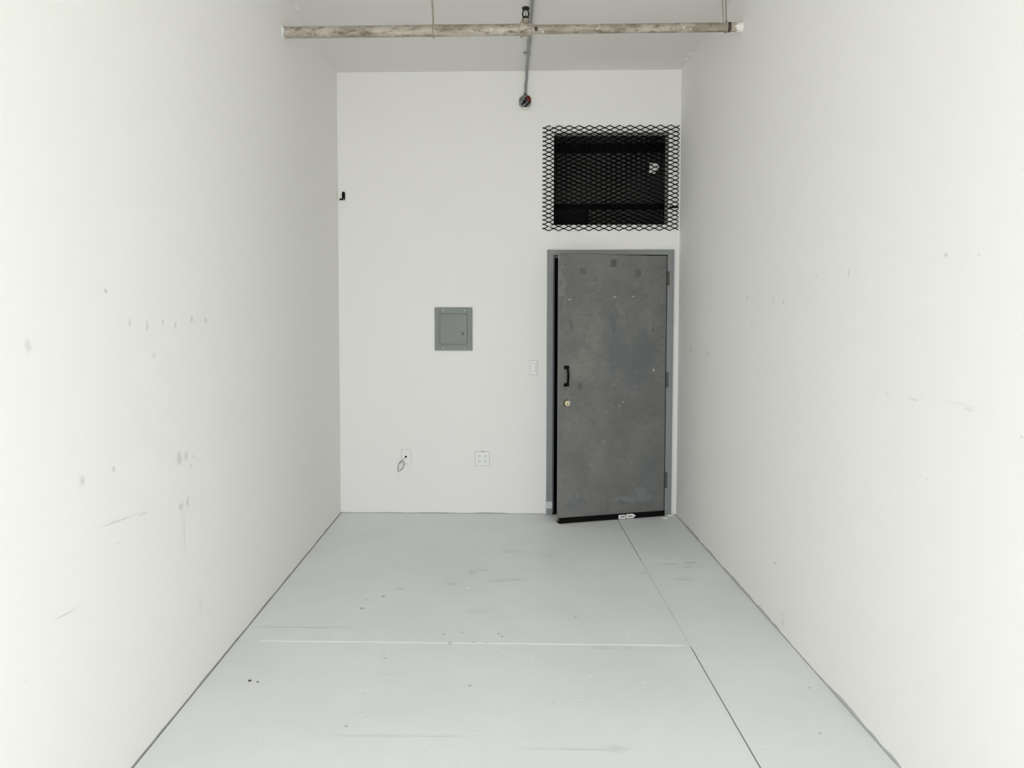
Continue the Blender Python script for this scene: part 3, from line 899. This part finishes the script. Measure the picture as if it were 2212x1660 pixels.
wire('black_wire', M_black, [(-.002, -.010, -.004), (-.004, -.036, -.008), (-.010, -.044, -.002), (-.006, -.046, .006)], .006)
wire('grey_wire', M_cable, [(-.030, -.006, .020), (-.018, -.040, .022), (-.020, -.046, .000), (-.032, -.036, -.012)], .005)
MB().prism([(-.030, -.046), (.034, -.046), (.028, -.058), (-.022, -.060)], -.040, 0).build('box_bracket', M_plaster, jb)

# ------------------------------------------------------------------ small wall fittings
# black barrel hook near the left corner
c = back(742.3, 424)
hk = empty('wall_hook', (c.x, D, c.z), label='small black metal hook on the back wall near the left corner', category='hook')
k_ = 1 / 276.6
hk_p = MB().prism([(-3.2 * k_, -8.6 * k_)] + [(3.2 * k_, -8.6 * k_)] + [(3.2 * k_ * math.cos(a0), 6 * k_ + 3.4 * k_ * math.sin(a0)) for a0 in [math.pi * j / 8 for j in range(9)]], -.009, 0)
hk_p.build('hook_plate', M_black, hk)
MB().tube([(0, -.006, -7.2 * k_), (-2.5 * k_, -.016, -7.2 * k_), (-5.6 * k_, -.020, -7.6 * k_)], [.004, .004, .004], 8).lathe((-5.6 * k_, -.020, -7.6 * k_ - .008), (0, 0, 1), [(0, .001), (.002, .006), (.006, .0082), (.010, .0082), (.014, .006), (.016, .001)], 12).build('hook_arm', M_black, hk, True)
MB().lathe((.6 * k_, -.008, -7.0 * k_), (0, -1, 0), [(0, .005), (.002, .005), (.003, .003)], 10).build('hook_screw', M_steel, hk, True)

# breaker panel
c0, c1 = back(939.5, 757.5), back(1020.5, 664.5)
pc = empty('breaker_panel', ((c0.x + c1.x) / 2, D, c0.z), label='grey enamelled breaker panel set in the back wall', category='electrical panel')
w2, hh_ = (c1.x - c0.x) / 2, c1.z - c0.z
MB().box(-w2, w2, -.010, 0, 0, hh_, .0015, 1).build('panel_cover', M_panel, pc)
def rim(x0, x1, z0, z1, r, wd, ya, yb, name, mat):
    o1, i1 = ROUND(x0, x1, z0, z1, r), ROUND(x0 + wd, x1 - wd, z0 + wd, z1 - wd, max(r - wd * .5, .001))
    return MB().rings([[Vector((x, yb, z)) for x, z in o1], [Vector((x, ya, z)) for x, z in o1], [Vector((x, ya, z)) for x, z in i1], [Vector((x, yb, z)) for x, z in i1]], closed=True).build(name, mat, pc)
kx = 2 * w2 / 81.0
ix0, ix1 = -w2 + 7.0 * kx, w2 - 7.5 * kx
iz0, iz1 = 10.5 * kx, hh_ - 10.0 * kx
rim(ix0, ix1, iz0, iz1, .012, .0035, -.0125, -.0095, 'door_surround', M_panel)
MB().prism(ROUND(ix0 + .014, ix1 - .012, iz0 + .010, iz1 - .012, .012), -.0102, -.0095).build('door_gap', M_panel_d, pc)
MB().prism(ROUND(ix0 + .017, ix1 - .0155, iz0 + .0135, iz1 - .0155, .011), -.0145, -.0098).build('panel_door', M_panel, pc)
lx, lz = w2 - 20.5 * kx, hh_ - 56.5 * kx
MB().prism(ROUND(lx - .006, lx + .006, lz - .012, lz + .012, .004), -.0160, -.0140).build('latch', M_panel_d, pc)
for sx, sz in ((-w2 + 18 * kx, hh_ - 6 * kx), (w2 - 17 * kx, hh_ - 6 * kx), (-w2 + 18 * kx, 5.5 * kx), (w2 - 17 * kx, 5.5 * kx)):
    MB().lathe((sx, -.010, sz), (0, -1, 0), [(0, .0075), (.001, .0072), (.003, .004)], 12).build('cover_screw', M_screw, pc, True)

def plate(name, label, cat, px0, px1, py0, py1):
    c0, c1 = back(px0, py1), back(px1, py0)
    root = empty(name, ((c0.x + c1.x) / 2, D, (c0.z + c1.z) / 2), label=label, category=cat)
    w_, h_ = (c1.x - c0.x) / 2, (c1.z - c0.z) / 2
    MB().rings([[Vector((x, y, z)) for x, z in ROUND(-w_ + s, w_ - s, -h_ + s, h_ - s, .004)] for y, s in ((0, 0), (-.0045, 0), (-.0065, .003))]).build('wall_plate', M_white, root)
    MB().prism(ROUND(-w_ - .0022, w_ + .0022, -h_ - .0022, h_ + .0022, .005), -.0022, 0).build('plate_shadow_rim', M_edge, root)  # grey rim paints in the shadow and dirt line around the plate
    return root, w_, h_
M_edge = simple('plate_shadow_dirt', (.50, .50, .48), .8, var=.15, scale=80)
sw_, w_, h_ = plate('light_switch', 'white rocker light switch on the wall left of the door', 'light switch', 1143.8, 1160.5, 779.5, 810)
MB().box(-.0185, .0185, -.0072, -.003, -.0345, .0345).build('rocker_recess', simple('switch_gap', (.35, .35, .34), .6), sw_)
MB().rings([[Vector(p_) for p_ in ((-.0165, y, -.0325), (.0165, y, -.0325), (.0165, y2, .0325), (-.0165, y2, .0325))] for y, y2 in ((-.005, -.005), (-.0075, -.0125))]).build('rocker', M_white, sw_)
for sz in (-.045, .045):
    MB().lathe((0, -.006, sz), (0, -1, 0), [(0, .003), (.001, .0028)], 8).build('plate_screw', M_white, sw_)

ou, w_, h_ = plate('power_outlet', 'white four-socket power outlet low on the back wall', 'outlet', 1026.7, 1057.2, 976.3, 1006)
for sx in (-.0235, .0235):
    for sz in (-.0205, .0205):
        f = MB().prism(ROUND(sx - .0165, sx + .0165, sz - .0150, sz + .0150, .010), -.0085, -.005).build('socket_face', M_white, ou)
        MB().box(sx - .0075, sx - .0045, -.0089, -.0084, sz - .002, sz + .009).build('socket_slot', M_slot, f)
        MB().box(sx + .0045, sx + .0075, -.0089, -.0084, sz - .001, sz + .008).build('socket_slot', M_slot, f)
        MB().lathe((sx, -.0084, sz - .0085), (0, -1, 0), [(0, .0035), (.0005, .0035)], 10).build('ground_hole', M_slot, f)
MB().box(-.012, .016, -.0068, -.0005, h_ - .001, h_ + .003).build('plate_top_strip', M_slot, ou)  # dark strip along the upper edge of the plate

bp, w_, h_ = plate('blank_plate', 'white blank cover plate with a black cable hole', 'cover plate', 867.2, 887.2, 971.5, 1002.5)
hc_ = back(877, 986.8)
lh = local(bp)(hc_)
MB().lathe((lh.x, -.0060, lh.z), (0, -1, 0), [(0, .0082), (.0015, .0082)], 16).build('cable_hole', M_black, bp)
def P(px, py, off): 
    q = back(px, py); return Vector((q.x, D - off, q.z))
cab = [P(875.5, 988, .004), P(872.5, 991, .016), P(871.8, 995, .030), P(873.4, 1000, .034), P(872.5, 1006, .034), P(869.5, 1012, .030), P(866, 1015, .026), P(863.2, 1014.5, .022),
       P(860.3, 1009, .022), P(861.2, 1003, .028), P(864.5, 998, .034), P(868.5, 994.8, .038), P(871.6, 995.5, .042), P(873.8, 999.5, .044), P(873.5, 1004.5, .042), P(871, 1010, .040)]
cab = [P(875.5, 988, .003), P(873.8, 990.5, .016), P(872.8, 993.5, .026), P(873.5, 998, .030), P(873.6, 1003, .030), P(872, 1008.5, .028), P(868.5, 1013.5, .024), P(865.3, 1014.6, .020),
       P(862.6, 1012.5, .020), P(861.0, 1008, .024), P(861.4, 1003, .030), P(864, 998.6, .036), P(867.5, 995.6, .040), P(870, 994.6, .042)]
cab = [P(876, 987.5, .003), P(874.3, 990.5, .012), P(873.2, 994, .018), P(874.0, 999, .024), P(873.2, 1005, .026), P(871, 1010, .026), P(867.6, 1014.2, .024), P(864, 1016, .022)]
cab2 = [P(874.0, 1000, .030), P(873.2, 996.5, .031), P(870, 994.6, .032), P(866.5, 996.4, .032), P(863, 1000.4, .030), P(860.9, 1006, .026), P(860.6, 1012, .022), P(861.4, 1019.5, .018)]
cbl = MB()
def smooth_pts(P_):
    out = []
    for i in range(len(P_) - 1):
        p0, p1, p2, p3 = P_[max(i - 1, 0)], P_[i], P_[i + 1], P_[min(i + 2, len(P_) - 1)]
        for k in range(5):
            t_ = k / 5
            out.append(.5 * ((2 * p1) + (p2 - p0) * t_ + (2 * p0 - 5 * p1 + 4 * p2 - p3) * t_ ** 2 + (3 * p1 - p0 - 3 * p2 + p3) * t_ ** 3))
    return out + [P_[-1]]
cr0 = empty('loose_cable', P(876, 987.5, 0), label='thin grey cable looping out of the blank cover plate', category='cable')
lcb = local(cr0)
full = [P(876, 987.5, .003), P(873.5, 990.5, .014), P(868, 996, .030), P(863.5, 1000.5, .034), P(861.2, 1006, .032), P(861.0, 1012, .028), P(861.4, 1019.5, .022)]
loop = [P(861.6, 1004, .033), P(864.5, 998.5, .034), P(869, 994.8, .035), P(872.6, 996, .036), P(874, 1000.5, .036), P(873, 1006, .034), P(870, 1011.5, .030), P(866.5, 1014.5, .026), P(863.6, 1015.6, .024)]
_sp = smooth_pts(full)
MB().tube([lcb(p_) for p_ in _sp], [.0012 + .0014 * min(1, k / 14) for k in range(len(_sp))], 8).build('cable_end', M_cable, cr0, True)
MB().tube([lcb(p_) for p_ in smooth_pts(loop)], .0030, 8).build('cable_loop', M_cable, cr0, True)

# ------------------------------------------------------------------ crumbs on the floor
def crumb(name, label, cat, px, py, lx_, ly_, hz, rot, mat, group=None, seed=1):
    rnd = random.Random(seed)
    c = flo(px, py)
    mb = MB(); n = 9; rings_ = []
    for zz, s in ((0, .95), (hz * .45, 1.), (hz, .72)):
        rings_.append([Vector((lx_ * s * math.cos(2 * math.pi * k / n) * (.8 + .4 * rnd.random()), ly_ * s * math.sin(2 * math.pi * k / n) * (.8 + .4 * rnd.random()), zz * (1 if zz == 0 else .8 + .4 * rnd.random()))) for k in range(n)])
    o = mb.rings(rings_).build(name, mat, label=label, category=cat)
    if group: o['group'] = group
    o.location = c; o.rotation_euler = (0, 0, rot)
    return o
M_chip = simple('dark_crumb', (.05, .03, .03), .7)
crumb('dirt_chip', 'larger dark chip lying on the floor near the left wall', 'debris', 539.5, 1472, .0075, .004, .004, .5, M_chip, 'dark chips on the floor', 2)
crumb('dirt_chip', 'smaller dark chip on the floor right of the larger one', 'debris', 557, 1474.5, .004, .0028, .003, .3, M_chip, 'dark chips on the floor', 3)
M_shim = simple('pale_shim', (.72, .71, .68), .8, var=.15, scale=60)
crumb('plaster_crumb', 'pale plaster crumb on the floor below the door hinges', 'debris', 1436, 1120.5, .030, .012, .010, .05, M_shim, 'plaster crumbs by the door frame', 4)
crumb('plaster_crumb', 'pale plaster crumb at the foot of the right door jamb', 'debris', 1447.5, 1115.5, .028, .008, .012, .0, M_shim, 'plaster crumbs by the door frame', 5)
